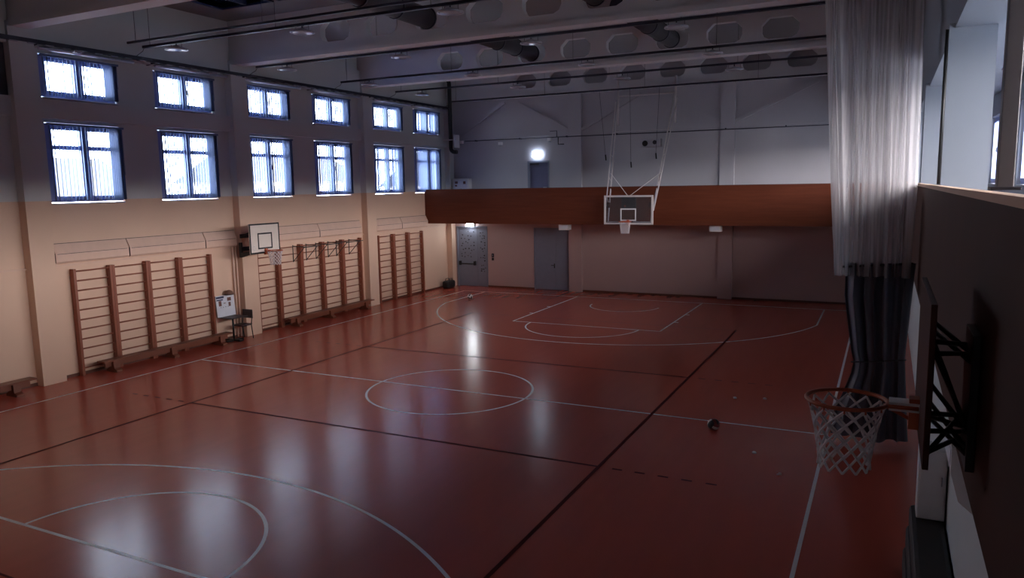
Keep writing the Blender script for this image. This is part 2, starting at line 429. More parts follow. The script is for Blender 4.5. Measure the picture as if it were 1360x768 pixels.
# door_1: exit door to the far balcony
d1 = MB(); w = UD[1] - UD[0]; d1.box(UD[0], UD[0] + .1, YF - .02, YF + .12, UD[2], UD[3]).box(UD[1] - .05, UD[1], YF - .02, YF + .12, UD[2], UD[3]).box(UD[0] + .1, UD[1] - .05, YF - .02, YF + .12, UD[3] - .07, UD[3])
d1 = d1.build('door_1', 'door'); tag(d1, 'dark blue door on the far balcony under the bright exit lamp', 'door', kind='structure')
MB().box(UD[0] + .1, UD[1] - .05, YF + .04, YF + .1, UD[2], UD[3] - .07).build('leaf', 'doordark', d1)
MB().tube([(UD[1] - .14, YF + .04, 4.3), (UD[1] - .14, YF - .03, 4.3), (UD[1] - .26, YF - .03, 4.3)], .014).build('handle', 'steel', d1)
MB().box(UD[0] + .12, UD[0] + .5, YF - .03, YF + .03, UD[3] - .17, UD[3] - .1).build('door_closer', 'duct', d1)
# door_2: wide patterned emergency door with a push bar
a, b, h = doors[0]
d2 = MB().box(a, a + .06, YF - .03, YF + .15, 0, h).box(b - .04, b, YF - .03, YF + .15, 0, h).box(a + .06, b - .04, YF - .03, YF + .15, h - .06, h).build('door_2', 'door')
tag(d2, 'blue grey double door with dark flecks and a push bar under the small lamp', 'door', kind='structure')
sp = -7.72
for nm, (p, q) in (('wide', (a + .06, sp - .004)), ('narrow', (sp + .004, b - .04))):
    lf = MB().box(p, q, YF + .02, YF + .08, .01, h - .06, .004).build('leaf', 'door', d2)
    s = MB(); rnd = random.Random(3 if nm == 'wide' else 5)
    cells = [(u, v) for u in range(5 if nm == 'wide' else 3) for v in range(8 if nm == 'wide' else 13)]
    for (u, v) in cells:
        cx = p + .12 + (q - p - .2) * (u + .2 + .6 * rnd.random()) / (5 if nm == 'wide' else 3)
        cz = (1.25 if nm == 'wide' else .6) + ((h - 1.45) if nm == 'wide' else (h - .8)) * (v + .2 + .6 * rnd.random()) / (8 if nm == 'wide' else 13)
        if rnd.random() < .35: continue
        r = .022 + .014 * rnd.random(); t0 = rnd.random() * PI
        s.prism([(cx + r * (1.5 if j % 2 else .8) * math.cos(t0 + j * PI / 3), cz + r * (1.2 if j % 2 else .7) * math.sin(t0 + j * PI / 3)) for j in range(6)], 'y', YF + .016, YF + .022)
    s.build('fleck_pattern', 'balld', lf)
pb = MB(); pb.tube([(a + .16, YF - .07, 1.0), (sp - .12, YF - .07, 1.0)], .025); pb.box(a + .12, a + .2, YF - .1, YF + .02, .94, 1.12, .01); pb.box(sp - .16, sp - .08, YF - .1, YF + .02, .94, 1.12, .01)
pb.build('push_bar', 'black', d2)
# door_3: plain grey double door
a, b, h = doors[1]
d3 = MB().box(a, a + .05, YF - .03, YF + .15, 0, h).box(b - .05, b, YF - .03, YF + .15, 0, h).box(a + .05, b - .05, YF - .03, YF + .15, h - .05, h).build('door_3', 'door')
tag(d3, 'plain blue grey double door in the middle of the far wall under the balcony', 'door', kind='structure')
md = a + (b - a) * .62
for p, q in ((a + .05, md - .005), (md + .005, b - .05)):
    lf = MB().box(p, q, YF + .02, YF + .08, .01, h - .05, .004).build('leaf', 'door', d3)
    if q < md: MB().tube([(q - .07, YF + .02, 1.05), (q - .07, YF - .04, 1.05), (q - .2, YF - .04, 1.05)], .014).box(q - .09, q - .05, YF, YF + .02, .93, 1.12).build('handle', 'black', lf)

# ------------------------------------------------------------------ far balcony and side gallery
fb = MB().box(XL, 8.85, 13.25, 13.37, 2.88, 4.27).build('wall_far_balcony', 'panel')
tag(fb, 'brown wooden balcony front across the far end of the hall', 'balcony', kind='structure')
MB().box(XL, 8.85, 13.23, 13.39, 4.27, 4.295).build('cap_rail', 'base', fb)
MB().box(XL, 8.85, 13.37, YF, 2.9, 3.2).build('slab', 'wall', fb)
PX = 8.86
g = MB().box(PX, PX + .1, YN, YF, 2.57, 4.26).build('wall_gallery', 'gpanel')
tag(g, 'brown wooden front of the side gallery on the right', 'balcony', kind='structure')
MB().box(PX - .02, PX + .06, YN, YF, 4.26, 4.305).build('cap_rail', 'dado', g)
MB().box(PX + .1, 11.2, YN, YF, 2.75, 3.1).build('slab', 'wall', g)
wr = MB().box(XR + .02, XR + .35, YN, YF, 0, 2.75).build('wall_right', 'wall')
tag(wr, 'white lower right wall beneath the side gallery', 'wall', kind='structure')
for (p, q) in ((-3.4, -2.85), (2.8, 3.4), (8.95, 9.5), (14.95, 15.3)):
    MB().box(8.92, 9.40, p, q, 3.1, 6.15).build('pillar', 'gal', wr)
MB().box(8.98, 9.42, YN, YF, 6.1, ZC).build('beam', 'gal', wr)
gop = []
GY = [-8.9, -5.7, -2.62, 0.40, 3.47, 6.53, 9.80, 12.58]
GW = 2.5
for y in GY: gop.append((y - .32, y + 2.23, 4.2, 6.25))
wo = wall_x('wall_gallery_outer', 11.2, 11.5, YN, YF, 3.1, 7.4, gop, ['gal', 'gal'], 0)
tag(wo, 'outer wall of the side gallery with bright windows', 'wall', kind='structure')
for k, y in enumerate(GY):
    make_window(-1, y - .3, GW, 4.22, 6.23, False, 11.34, 'window_%d' % (13 + k), 'tall bright window of the side gallery, number %d from its near end' % (k + 1))
tag(MB().box(9.42, 11.5, YN, YF, 6.9, 7.2).build('ceiling_gallery', 'gal'), 'low pale ceiling over the side gallery', 'ceiling', kind='structure')
tag(MB().box(XL - .35, 11.6, YN - .3, YN, 0, ZC).build('wall_near', 'wall'), 'near end wall of the hall behind the viewer', 'wall', kind='structure')

# ------------------------------------------------------------------ ceiling with skylights, beams
SKY = [(-7.9, -6.3, .55, 1.85), (-7.9, -6.3, 7.3, 8.6), (-5.9, -4.3, 7.3, 8.6), (-5.9, -4.3, .55, 1.85), (-7.9, -6.3, -5.6, -4.3), (-5.9, -4.3, -5.6, -4.3)]
SKY = [(-7.9, -6.2, .5, 1.8), (-5.9, -4.2, .5, 1.8), (-7.9, -6.2, 7.6, 8.75), (-5.9, -4.2, 7.6, 8.75)]
cm = plate_with_holes([(XL - .35, YN - .3), (11.6, YN - .3), (11.6, YF + .3), (XL - .35, YF + .3)], [[(a, c), (b, c), (b, d), (a, d)] for a, b, c, d in SKY], .25)
ceil = bpy.data.objects.new('ceiling', cm); COL.objects.link(ceil); ceil.location = (0, 0, ZC + .125); cm.materials.append(M['ceil'])
tag(ceil, 'grey concrete ceiling with long crossbeams and small skylights', 'ceiling', kind='structure')
def octo(cx, cz, w, h, c):
    return [(cx - w + c, cz - h), (cx + w - c, cz - h), (cx + w - c * .3, cz - h + c * .35), (cx + w, cz - h + c), (cx + w, cz + h - c), (cx + w - c, cz + h), (cx - w + c, cz + h), (cx - w, cz + h - c), (cx - w, cz - h + c), (cx - w + c * .3, cz - h + c * .35)]
def rot_mesh(me):
    me.transform(Matrix.Rotation(PI / 2, 4, 'X'))   # XY plate -> XZ plate
    return me
for yb in (-9.3, -3.12, 3.15, 9.15, 15.1):
    hs = [octo(-5.15 + 1.52 * k, 8.62, .5, .29, .2) for k in range(8)]
    me = rot_mesh(plate_with_holes([(XL, 8.05), (8.98, 8.05), (8.98, ZC), (XL, ZC)], hs, .22))
    me.materials.append(M['beam'])
    b = bpy.data.objects.new('ceiling_beam', me); COL.objects.link(b); b.parent = ceil; b.location = (0, yb, -(ZC + .125))
    MB().box(XL, 8.98, yb - .2, yb + .2, 8.0 - ZC - .125, 8.13 - ZC - .125).build('beam_flange', 'beam', ceil)
for k, (a, b, c, d) in enumerate(SKY):
    s = MB(); z = ZC
    s.box(a - .06, a, c - .06, d + .06, z - .04, z + .3); s.box(b, b + .06, c - .06, d + .06, z - .04, z + .3); s.box(a, b, c - .06, c, z - .04, z + .3); s.box(a, b, d, d + .06, z - .04, z + .3)
    s.box((a + b) / 2 - .03, (a + b) / 2 + .03, c, d, z - .02, z + .2)
    so = s.build('window_%d' % (21 + k), 'track')
    tag(so, ['bluish skylight in the ceiling nearest the upper left corner', 'skylight beside the nearest one in the same bay', 'skylight in the second bay close to the left wall', 'skylight in the second bay farther from the left wall'][k], 'skylight', kind='structure')
    MB().box(a, b, c, d, z + .15, z + .165).build('pane', 'sky_pane', so)

# ------------------------------------------------------------------ tracks, lamps, ducts, pipes
tracks = [(-.32, 'nearest'), (3.48, 'second'), (7.35, 'third'), (10.55, 'fourth'), (14.6, 'last')]
for (ty, nm) in tracks:
    t = empty('lighting_track', (0, ty, 7.98)); tag(t, '%s dark lighting track crossing under the ceiling beams' % nm, 'track', 'dark tracks hung across the hall')
    MB().box(-8.45, 8.96, -.035, .035, -.04, .02).build('rail', 'track', t)
    s = MB()
    for k in range(5): MB().tube([(-8.2 + k * 4.1, 0, 0.02), (-8.2 + k * 4.1, 0, 1.27)], .006, 5).build('suspension_wire', 'track', t)
    MB().tube([(-8.4, 0, 0), (-8.5, .02, -.1), (-8.75, .03, -.19), (-8.86, .04, -.19)], .008, 6).build('feed_cable', 'black', t)
t = empty('lighting_track', (0, -.72, 8.02)); tag(t, 'thin second dark rail beside the nearest lighting track', 'track')
MB().box(-8.5, 8.96, -.02, .02, -.03, .02).build('rail', 'track', t)
s = MB()
for k in range(5): MB().tube([(-8.2 + k * 4.1, 0, 0.02), (-8.2 + k * 4.1, 0, 1.23)], .006, 5).build('suspension_wire', 'track', t)

lamp = empty('pendant_lamp', (0, 0, 0))
MB().lathe([(.03, -.02), (.06, -.03), (.10, -.05), (.20, -.075), (.265, -.10), (.27, -.125), (.25, -.12)], n=28).build('reflector', 'lampgrey', lamp)
MB().lathe([(.05, -.115), (.25, -.118), (.20, -.135), (.06, -.14)], n=28).build('lens', 'lens', lamp)
st = MB(); st.tube([(0, 0, .05), (0, 0, -.03)], .018)
st.build('stem', 'track', lamp)
for e in (-1, 1): MB().tube([(e * .18, 0, .03), (e * .18, 0, -.07)], .006, 5).build('hanger_rod', 'track', lamp)
LX = [-7.28, -3.33, 0.45, 4.0]
first = True
LW = ['leftmost', 'second from the left', 'third from the left', 'rightmost']
for (ty, nm) in tracks[:4]:
    for k, x in enumerate(LX):
        o = lamp if first else copy_tree(lamp); first = False
        o.location = (x, ty, 7.92 - (.02 if ty > 10 else 0))
        tag(o, 'round grey high bay lamp, %s on the %s lighting track' % (LW[k], nm), 'lamp', 'round lamps under the lighting tracks')

def duct(name, pts, r, label):
    e = empty(name, pts[0]); tag(e, label, 'duct', 'dark ventilation ducts at the beams')
    p0 = Vector(pts[0]); L = [Vector(p) - p0 for p in pts]
    MB().tube(L, r, 20).build('pipe', 'duct', e)
    d = (L[-1] - L[0]); n = max(2, int(d.length / 1.1)); dn = d.normalized()
    for k in range(n + 1):
        q = L[0] + d * (k / n); MB().tube([q - dn * .03, q + dn * .03], r + .018, 20).build('joint_band', 'track', e)
    return e
duct('ventilation_duct', [(-2.10, -2.6, 8.55), (-2.10, 2.85, 8.55)], .25, 'dark round duct entering the nearest visible beam at top left centre')
duct('ventilation_duct', [(-2.05, 4.2, 8.58), (-2.05, 8.95, 8.58)], .24, 'dark round duct running between the lighting tracks left of centre')
duct('ventilation_duct', [(2.46, 4.2, 8.58), (2.46, 8.95, 8.58)], .24, 'dark round duct running between the lighting tracks right of centre')
duct('ventilation_duct', [(2.3, -2.6, 8.6), (2.3, 2.95, 8.6)], .24, 'short black duct end at the top edge above the middle')
duct('ventilation_duct', [(2.8, 4.6, 8.62), (9.2, 4.6, 8.62)], .22, 'dark duct branch running crosswise to the right behind the beam')

# cable tray along the left wall
tr = empty('cable_tray', (-8.86, 0, 7.76)); tag(tr, 'dark cable tray running above the upper windows', 'cable tray')
tm = MB(); tm.box(-.09, .09, -13, 15.0, -.05, .035); tm.build('tray', 'track', tr)
c = MB()
for k in range(70): c.box(-.07, .10, -12.6 + k * .4, -12.42 + k * .4, -.075, -.052)
c.build('tray_grate', 'steel', tr)
for k in range(9):
    MB().prism([(-.19, .1), (.1, -.05), (.1, -.08), (-.19, -.12)], 'y', -12 + k * 3.05, -11.95 + k * 3.05).build('bracket', 'track', tr)
# flood lights on the tray
for k, (yy, nm) in enumerate(((-1.9, 'first'), (2.1, 'second'), (5.5, 'third'))):
    e = empty('spotlight', (-8.72, yy, 7.66)); tag(e, 'small pale floodlight under the cable tray, %s from the left' % nm, 'floodlight', 'small floodlights under the cable tray')
    MB().box(-.06, .06, -.09, .09, -.03, .02, .01).build('housing', 'lampgrey', e); MB().box(-.05, .05, -.08, .08, -.034, -.029).build('lens', 'lens', e)

# black down pipe in the far left corner
dp = empty('drain_pipe', (-8.6, 14.7, 0)); tag(dp, 'black downpipe with curved foot in the far left corner', 'pipe')
pp = [(-.35, .05, 8.95), (-.12, .05, 8.93), (-.02, .05, 8.82), (0, .05, 8.6), (0, .05, 6.05)]
for k in range(1, 7): t_ = k * PI / 12; pp.append((.18 - .18 * math.cos(t_), .05, 6.05 - .18 * math.sin(t_)))
pp.append((.3, .05, 5.87))
MB().tube(pp, .085, 14).build('pipe', 'black', dp)
br = MB(); br.box(-.28, .35, -.1, -.06, 6.36, 6.41); br.box(.24, .29, -.12, .3, 6.05, 6.6)
br.build('bracket', 'white', dp)

# conduit with small fixtures on the far wall
cd = empty('wall_conduit', (0, YF - .2, 6.33)); tag(cd, 'thin dark conduit running across the far wall below the bracing', 'conduit')
MB().tube([(-8.1, 0, 0), (9.0, 0, -.03)], .018, 8).build('tube', 'track', cd)
c = MB()
for k in range(8): c.box(-7.6 + k * 2.1, -7.56 + k * 2.1, -.02, .16, -.03, .03)
c.build('clips', 'track', cd)
MB().tube([(-3.75, .02, 0), (-3.75, .02, -.3), (-3.5, .02, -.3)], .02, 8).build('dropper', 'black', cd)
MB().tube([(-4.1, 0, .24), (-3.8, 0, .24), (-3.8, 0, 0)], .015, 8).build('branch', 'track', cd)
for (x, z, nm, lab) in ((-6.35, 6.17, 'wall_spotlight', 'small white spotlight on the far wall left of the exit lamp'), (-4.1, 6.25, 'wall_spotlight', 'small white spotlight on the far wall right above the exit lamp'), (-8.25, 6.3, 'wall_spotlight', 'small white spotlight beside the black downpipe')):
    e = empty(nm, (x, YF - .25, z)); tag(e, lab, 'spotlight', 'small spotlights on the far wall')
    MB().box(-.08, .08, -.08, .08, -.07, .05, .012).build('housing', 'white', e); MB().tube([(0, .05, .03), (0, .22, .06)], .015, 8).build('arm', 'steel', e)
    MB().lathe([(.05, 0), (.06, .02), (.03, .05)], (0, 0, -.12)).build('lens', 'lens', e)
# loudspeaker
e = empty('loudspeaker', (-.05, YF - .14, 5.78)); tag(e, 'grey loudspeaker box high on the far wall behind the suspended basket', 'loudspeaker')
MB().box(-.19, .55, -.12, .14, 0, .3, .01).build('cabinet', 'steel', e)
MB().tube([(-.05, -.13, .14), (-.05, -.11, .14)], .11, 20).build('speaker_cone', 'black', e)
MB().tube([(.33, -.13, .17), (.33, -.11, .17)], .08, 20).build('speaker_cone', 'duct', e)
# switch by the patterned door
e = empty('light_switch', (-6.95, YF, 1.18)); tag(e, 'dark double switch on the far wall right of the flecked door', 'switch')
MB().box(-.055, .055, -.03, 0, .14, .30, .008).build('socket_plate', 'track', e); MB().box(-.05, .05, -.035, 0, 0, .11, .008).build('switch_plate', 'black', e)
MB().box(-.015, .015, -.045, -.028, .19, .26).build('rocker', 'steel', e)

# exit lamps
e = empty('exit_lamp', (-4.76, YF, 5.66)); tag(e, 'brightly glowing white exit lamp above the balcony door', 'lamp')
MB().box(-.18, .18, -.03, -.002, -.10, .10, .01).build('housing', 'white', e)
MB().box(-.21, .21, -.11, -.03, -.125, .125, .03).build('diffuser', 'emit', e)
e = empty('emergency_lamp', (-8.02, YF, 2.72)); tag(e, 'small glowing emergency lamp above the flecked door', 'lamp')
MB().box(-.20, .20, -.07, 0, -.07, .08, .02).build('housing', 'white', e)
MB().box(-.18, .18, -.11, -.07, -.06, .06, .02).build('diffuser', 'emit2', e)
for (x, nm) in ((-2.86, 'left box beside the plain double door'), (2.93, 'right box above the bare wall')):
    e = empty('ventilation_box', (x, 13.62, 2.65)); tag(e, 'small white box under the far balcony, %s' % nm, 'box', 'white boxes under the far balcony')
    MB().box(-.20, .20, -.18, .17, 0, .247, .015).build('casing', 'white', e); MB().box(-.18, .18, -.186, -.179, .05, .19).build('front_grille', 'paper', e)
# white notice cabinet on the far balcony
e = empty('wall_cabinet', (-8.72, 15.0, 3.2)); tag(e, 'white cabinet with printed notices on the far balcony by the corner', 'cabinet')
MB().box(0, .82, 0, .28, 0, 1.54, .015).build('body', 'white', e)
MB().box(.08, .72, -.02, 0, .9, 1.48, .005).build('door', 'paper', e)
for (u, v, w_, h_) in ((.14, 1.32, .14, .1), (.14, 1.2, .1, .07), (.55, 1.3, .12, .12), (.16, 1.05, .16, .02), (.42, 1.07, .03, .04)): MB().box(u, u + w_, -.026, -.02, v, v + h_).build('notice', 'photo', e)

# ------------------------------------------------------------------ heating panels on the window wall
hp = None
segs = [(-2.78, -.86, 'above the nearest wall bars, left one'), (-.84, 1.56, 'above the nearest wall bars, middle one'), (1.58, 2.72, 'above the nearest wall bars, right one by the pilaster'),
        (3.5, 6.4, 'between the white backboard and the middle wall bars'), (6.42, 8.72, 'above the middle wall bars, right one'), (8.74, 8.93, None),
        (9.62, 11.3, 'above the farthest wall bars, left one'), (11.32, 13.2, 'above the farthest wall bars, right one by the balcony')]
for (a, b, lab) in segs:
    if lab is None: continue
    e = empty('heating_panel', (XL, a, 2.76)); tag(e, 'long cream heating panel %s' % lab, 'heater', 'cream heating panels on the window wall')
    MB().prism([(0, .46), (.05, .46), (.16, .24), (.16, .04), (.13, 0), (0, 0)], 'y', .006, b - a - .006).build('casing', 'heat', e)
    MB().box(.16, .165, .05, b - a - .05, .215, .225).build('seam', 'duct', e)
    MB().box(.10, .152, .004, .012, 0.02, .24).build('end_joint', 'duct', e)
    MB().box(.03, .06, .0, b - a, .457, .468).build('top_lip', 'duct', e)

# ------------------------------------------------------------------ wall bars
def wall_bars(ys, label, zt=2.60, n=11):
    e = empty('wall_bars', (XL, ys[0], 0)); tag(e, label, 'wall bars', 'wooden wall bars on the window wall')
    for k, y in enumerate(ys):
        u = MB()
        for dy in ((0,) if k in (0, len(ys) - 1) else (-.036, .036)): u.box(.03, .17, y - ys[0] + dy - .034, y - ys[0] + dy + .034, .0, zt, .006)
        u.build('upright', 'barwood', e)
    for k in range(len(ys) - 1):
        a = ys[k] - ys[0] + (.034 if k == 0 else .07); b = ys[k + 1] - ys[0] - (.034 if k == len(ys) - 2 else .07)
        for i in range(n):
            z = zt - .06 - i * .237
            x = .13 if i == 0 else .09
            r = MB(); r.tube([(x, a - .01, z), (x, b + .01, z)], .019, 8); r.build('rung', 'rung', e)
    for y in ys:
        MB().box(0, .035, y - ys[0] - .03, y - ys[0] + .03, zt - .26, zt - .18).build('wall_bracket', 'steel', e)
    return e
wall_bars([-2.36, -1.38, -.35, .66, 1.70], 'reddish wooden wall bars with four sections, nearest on the window wall')
wall_bars([3.48, 4.42, 5.46, 6.53, 7.60, 8.62], 'reddish wooden wall bars with five sections behind the white backboard')
wall_bars([9.72, 10.72, 11.74, 12.76], 'reddish wooden wall bars with three sections, farthest on the window wall')

def pull_up(y, w, label):
    e = empty('pull_up_frame', (XL + .19, y, 2.55)); tag(e, label, 'pull-up frame', 'black pull-up frames on the middle wall bars')
    for yy in (0, w):
        s = MB(); s.tube([(0, yy, .02), (.55, yy, 0)], .014, 8); s.tube([(0, yy, -.48), (.5, yy, 0)], .012, 8); s.tube([(0, yy, .05), (0, yy, -.5)], .014, 8)
        s.build('side_bracket', 'black', e)
    MB().tube([(.55, -.1, 0), (.55, w + .1, 0)], .016, 8).build('grip_bar', 'black', e)
pull_up(5.02, .62, 'black triangular pull-up frame on the middle wall bars, leftmost of three')
pull_up(6.12, .62, 'black triangular pull-up frame on the middle wall bars, middle of three')
pull_up(7.18, .70, 'black triangular pull-up frame on the middle wall bars, rightmost of three')

# ------------------------------------------------------------------ benches
def bench(y0, y1, x, label, feet):
    e = empty('gym_bench', (x, y0, 0)); tag(e, label, 'bench', 'long low gym benches along the left wall')
    MB().box(-.14, .14, 0, y1 - y0, .275, .315, .008).build('seat', 'bench', e)
    MB().box(-.03, .03, .1, y1 - y0 - .1, .14, .275, .006).build('beam', 'bench', e)
    for f in feet:
        MB().prism([(-.19, 0), (.19, 0), (.19, .05), (.11, .09), (.10, .275), (-.10, .275), (-.11, .09), (-.19, .05)], 'y', f - y0 - .08, f - y0 + .08).build('foot', 'bench', e)
bench(-2.1, 1.95, -8.62, 'long brown gym bench in front of the nearest wall bars', (-1.75, -.05, 1.6))
bench(4.35, 8.75, -8.62, 'long brown gym bench in front of the five-section wall bars', (4.75, 6.4, 8.35))
bench(-7.9, -3.72, -8.62, 'dark gym bench at the left edge, its end by the bare wall', (-7.5, -5.8, -4.15))

# ------------------------------------------------------------------ table, chair, board by the pilaster
e = empty('side_table', (-8.72, 1.9, 0)); tag(e, 'small dark pedestal table beside the nearest wall bars', 'table')
MB().box(-.3, .3, 0, .6, .70, .725, .006).build('table_top', 'chairw', e)
MB().tube([(0, .3, .05), (0, .3, .70)], .028, 10).build('pedestal', 'black', e)
MB().box(-.3, .3, .24, .36, 0, .05, .01).box(-.06, .06, .0, .6, 0, .04, .01).build('base', 'black', e)
e = empty('poster_board', (-8.95, 1.84, .725)); tag(e, 'white poster board with small photos leaning on the dark table', 'poster board')
pb = MB(); pb.prism([(.0, 0), (.03, 0), (-.02, .62), (-.05, .62)], 'y', 0, .68); pb.build('board', 'paper', e)
def on_board(y0, y1, z0, z1, m, nm):
    X = lambda z: .03 - .05 * z / .62
    mb = MB(); mb.prism([(X(z0) - .002, z0), (X(z0) + .004, z0), (X(z1) + .004, z1), (X(z1) - .002, z1)], 'y', y0, y1); mb.build(nm, m, e)
on_board(.01, .30, .54, .60, 'ink', 'heading'); on_board(.02, .26, .48, .515, 'ink', 'heading')
for (y0, y1, z0, z1) in ((.09, .19, .32, .47), (.42, .56, .44, .54), (.45, .53, .28, .40), (.27, .35, .38, .40)): on_board(y0, y1, z0, z1, 'photo', 'photograph')
for k in range(4): on_board(.14 + k * .09, .17 + k * .09, .27, .285, 'ink', 'caption')
e = empty('cap', (-8.91, 2.30, 1.347)); tag(e, 'brown rounded cap lying on top of the poster board', 'cap')
MB().lathe([(.10, 0), (.125, .015), (.12, .06), (.09, .11), (.04, .135), (.01, .14)], n=20).build('crown', 'basket', e)
MB().lathe([(.07, 0), (.135, .004), (.135, .02), (.11, .024)], n=20).build('band', 'chairw', e)
e = empty('school_chair', (-8.68, 2.86, 0), 0); tag(e, 'dark school chair standing between the small table and the pilaster', 'chair')
e.location = (-8.66, 2.50, 0)
sb = MB().box(-.2, .2, -.2, .2, .43, .452, .008); sb.build('seat', 'chairw', e)
bk = MB(); bk.box(-.2, .2, .21, .235, .60, .86, .01); bk.build('backrest', 'chairw', e)
for sx in (-1, 1):
    MB().tube([(sx * .18, -.18, 0), (sx * .18, -.17, .43)], .013, 8).build('leg', 'black', e)
    MB().tube([(sx * .18, .22, 0), (sx * .18, .17, .43), (sx * .18, .205, .6), (sx * .18, .225, .84)], .013, 8).build('leg', 'black', e)
fr = MB()
for sx in (-1, 1): fr.tube([(sx * .18, -.17, .42), (sx * .18, .17, .42)], .011, 8)
fr.tube([(-.18, -.17, .42), (.18, -.17, .42)], .011, 8); fr.build('seat_frame', 'black', e)
# bag in the far corner
e = empty('sports_bag', (-8.68, 14.4, 0)); tag(e, 'dark bag lying in the far left corner by the flecked door', 'bag')
MB().box(-.17, .17, -.32, .32, .0, .34, .09).build('body', 'vinyl', e)
for sx in (-1, 1): MB().tube([(sx * .09, -.15, .32), (sx * .08, -.12, .42), (sx * .08, .12, .42), (sx * .09, .15, .32)], .014, 8).build('handle', 'black', e)

# ------------------------------------------------------------------ baskets
def net_mesh(r0, r1, h, n, rows, rad, seg=5):
    mb = MB()
    def pt(k, j):
        t = j / rows; a = 2 * PI * (k + .5 * (j % 2)) / n
        r = r0 + (r1 - r0) * (t ** .75); 
        if t > .8: r += .012 * (t - .8) / .2
        return (r * math.cos(a), r * math.sin(a), -h * t)
    for k in range(n):
        for s in (0, 1):
            pts = []
            kk = k
            for j in range(rows + 1):
                pts.append(pt(kk, j))
                if s == 0:
                    if j % 2 == 1: kk += 1
                else:
                    if j % 2 == 0: kk -= 1
            mb.tube(pts, rad, seg, cap=False)
    return mb
def hoop(parent, c, ang, rad, arm, sc=1.0):
    """rim, its arm towards the board and the net; ang = direction from board to rim centre (in XY)"""
    rm = MB(); rm.ring((c[0], c[1], c[2]), .225, .011 * sc, 48, 10)
    rim = rm.build('rim', 'orange', parent)
    hk = MB()
    for k in range(12):
        a = 2 * PI * k / 12
        hk.tube([(c[0] + .222 * math.cos(a), c[1] + .222 * math.sin(a), c[2] - .005), (c[0] + .222 * math.cos(a), c[1] + .222 * math.sin(a), c[2] - .03)], .006, 5)
    hk.build('net_hooks', 'orange', rim)
    dx, dy = math.cos(ang), math.sin(ang)
    ar = MB()
    b = Vector((c[0] - dx * arm, c[1] - dy * arm, c[2])); n = Vector((-dy, dx, 0))
    p = Vector((c[0] - dx * .225, c[1] - dy * .225, c[2]))
    ar.tube([b + n * .05, p + n * .05], .014 * sc, 8); ar.tube([b - n * .05, p - n * .05], .014 * sc, 8)
    ar.tube([b + Vector((0, 0, -.10)), Vector((c[0] - dx * .2, c[1] - dy * .2, c[2] - .01))], .010 * sc, 8)
    a0 = b + n * .085 + Vector((0, 0, .06)); 
    ar.tube([b + Vector((dx * .008, dy * .008, .05)), b + Vector((dx * .008, dy * .008, -.13))], .06, 4)
    ar.build('rim_arm', 'orange', parent)
    nt = net_mesh(.215, .135, .40, 12, 8, rad); no = nt.build('net', 'cord', parent); no.location = (c[0], c[1], c[2] - .02)
# left practice basket on the pilaster
e = empty('basketball_hoop', (-8.05, 2.98, 2.54)); tag(e, 'white wooden backboard with black border on the window wall pilaster', 'basketball hoop')
MB().box(-.015, .015, -.6, .6, 0, .88).build('backboard', 'board', e)
bd = MB(); t_ = .045
bd.box(.013, .018, -.6, .6, 0, t_).box(.013, .018, -.6, .6, .88 - t_, .88).box(.013, .018, -.6, -.6 + t_, t_, .88 - t_).box(.013, .018, .6 - t_, .6, t_, .88 - t_)
bd.box(.013, .018, -.29, .29, .13, .13 + t_).box(.013, .018, -.29, .29, .56, .56 + t_).box(.013, .018, -.29, -.29 + t_, .13 + t_, .56).box(.013, .018, .29 - t_, .29, .13 + t_, .56)
bd.build('painted_border', 'black', e)
emb = MB()
for k in range(7):
    a = k * 2 * PI / 7; emb.box(.014, .0165, -.45 + .05 * math.cos(a) - .012, -.45 + .05 * math.cos(a) + .012, .17 + .06 * math.sin(a) - .008, .17 + .06 * math.sin(a) + .008)
emb.build('round_emblem', 'steel', e)
hoop(e, (.375, 0, .09), 0, .007, .36)
br = MB()
for yy in (-.22, .22):
    br.tube([(-.02, yy, .12), (-.74, yy * .8, .12)], .028, 8); br.tube([(-.02, yy, .72), (-.74, yy * .8, .5)], .022, 8)
br.box(-.745, -.72, -.24, .24, .05, .18); br.box(-.745, -.72, -.24, .24, .44, .56)
br.build('wall_bracket', 'black', e)
cr = MB(); cr.prism([(-.70, -.12), (-.62, -.12), (-.02, .04), (-.02, .12), (-.62, .02), (-.62, .32), (-.70, .32)], 'y', -.34, -.27); cr.build('side_arm', 'black', e)
# suspended glass basket at the far end
YB = 12.66
e = empty('basketball_hoop', (0, YB, 2.93)); tag(e, 'clear glass backboard hung from the ceiling before the far balcony', 'basketball hoop')
MB().box(-.87, .87, -.01, .01, .05, 1.0).build('backboard', 'acryl', e)
fr = MB(); fr.box(-.915, -.85, -.03, .03, 0, 1.05).box(.85, .915, -.03, .03, 0, 1.05).box(-.85, .85, -.03, .03, 0, .065).box(-.85, .85, -.03, .03, .985, 1.05)
fr.build('frame', 'whitetube', e)
sq = MB(); sq.box(-.295, -.25, -.016, -.009, .13, .58).box(.25, .295, -.016, -.009, .13, .58).box(-.25, .25, -.016, -.009, .13, .175).box(-.25, .25, -.016, -.009, .535, .58)
sq.build('target_square', 'white', e)
hoop(e, (0, -.39, .12), -PI / 2, .008, .37)
pd = MB(); pd.box(-.15, .15, .02, .1, .03, .16); pd.build('rim_mount', 'boardwood', e)
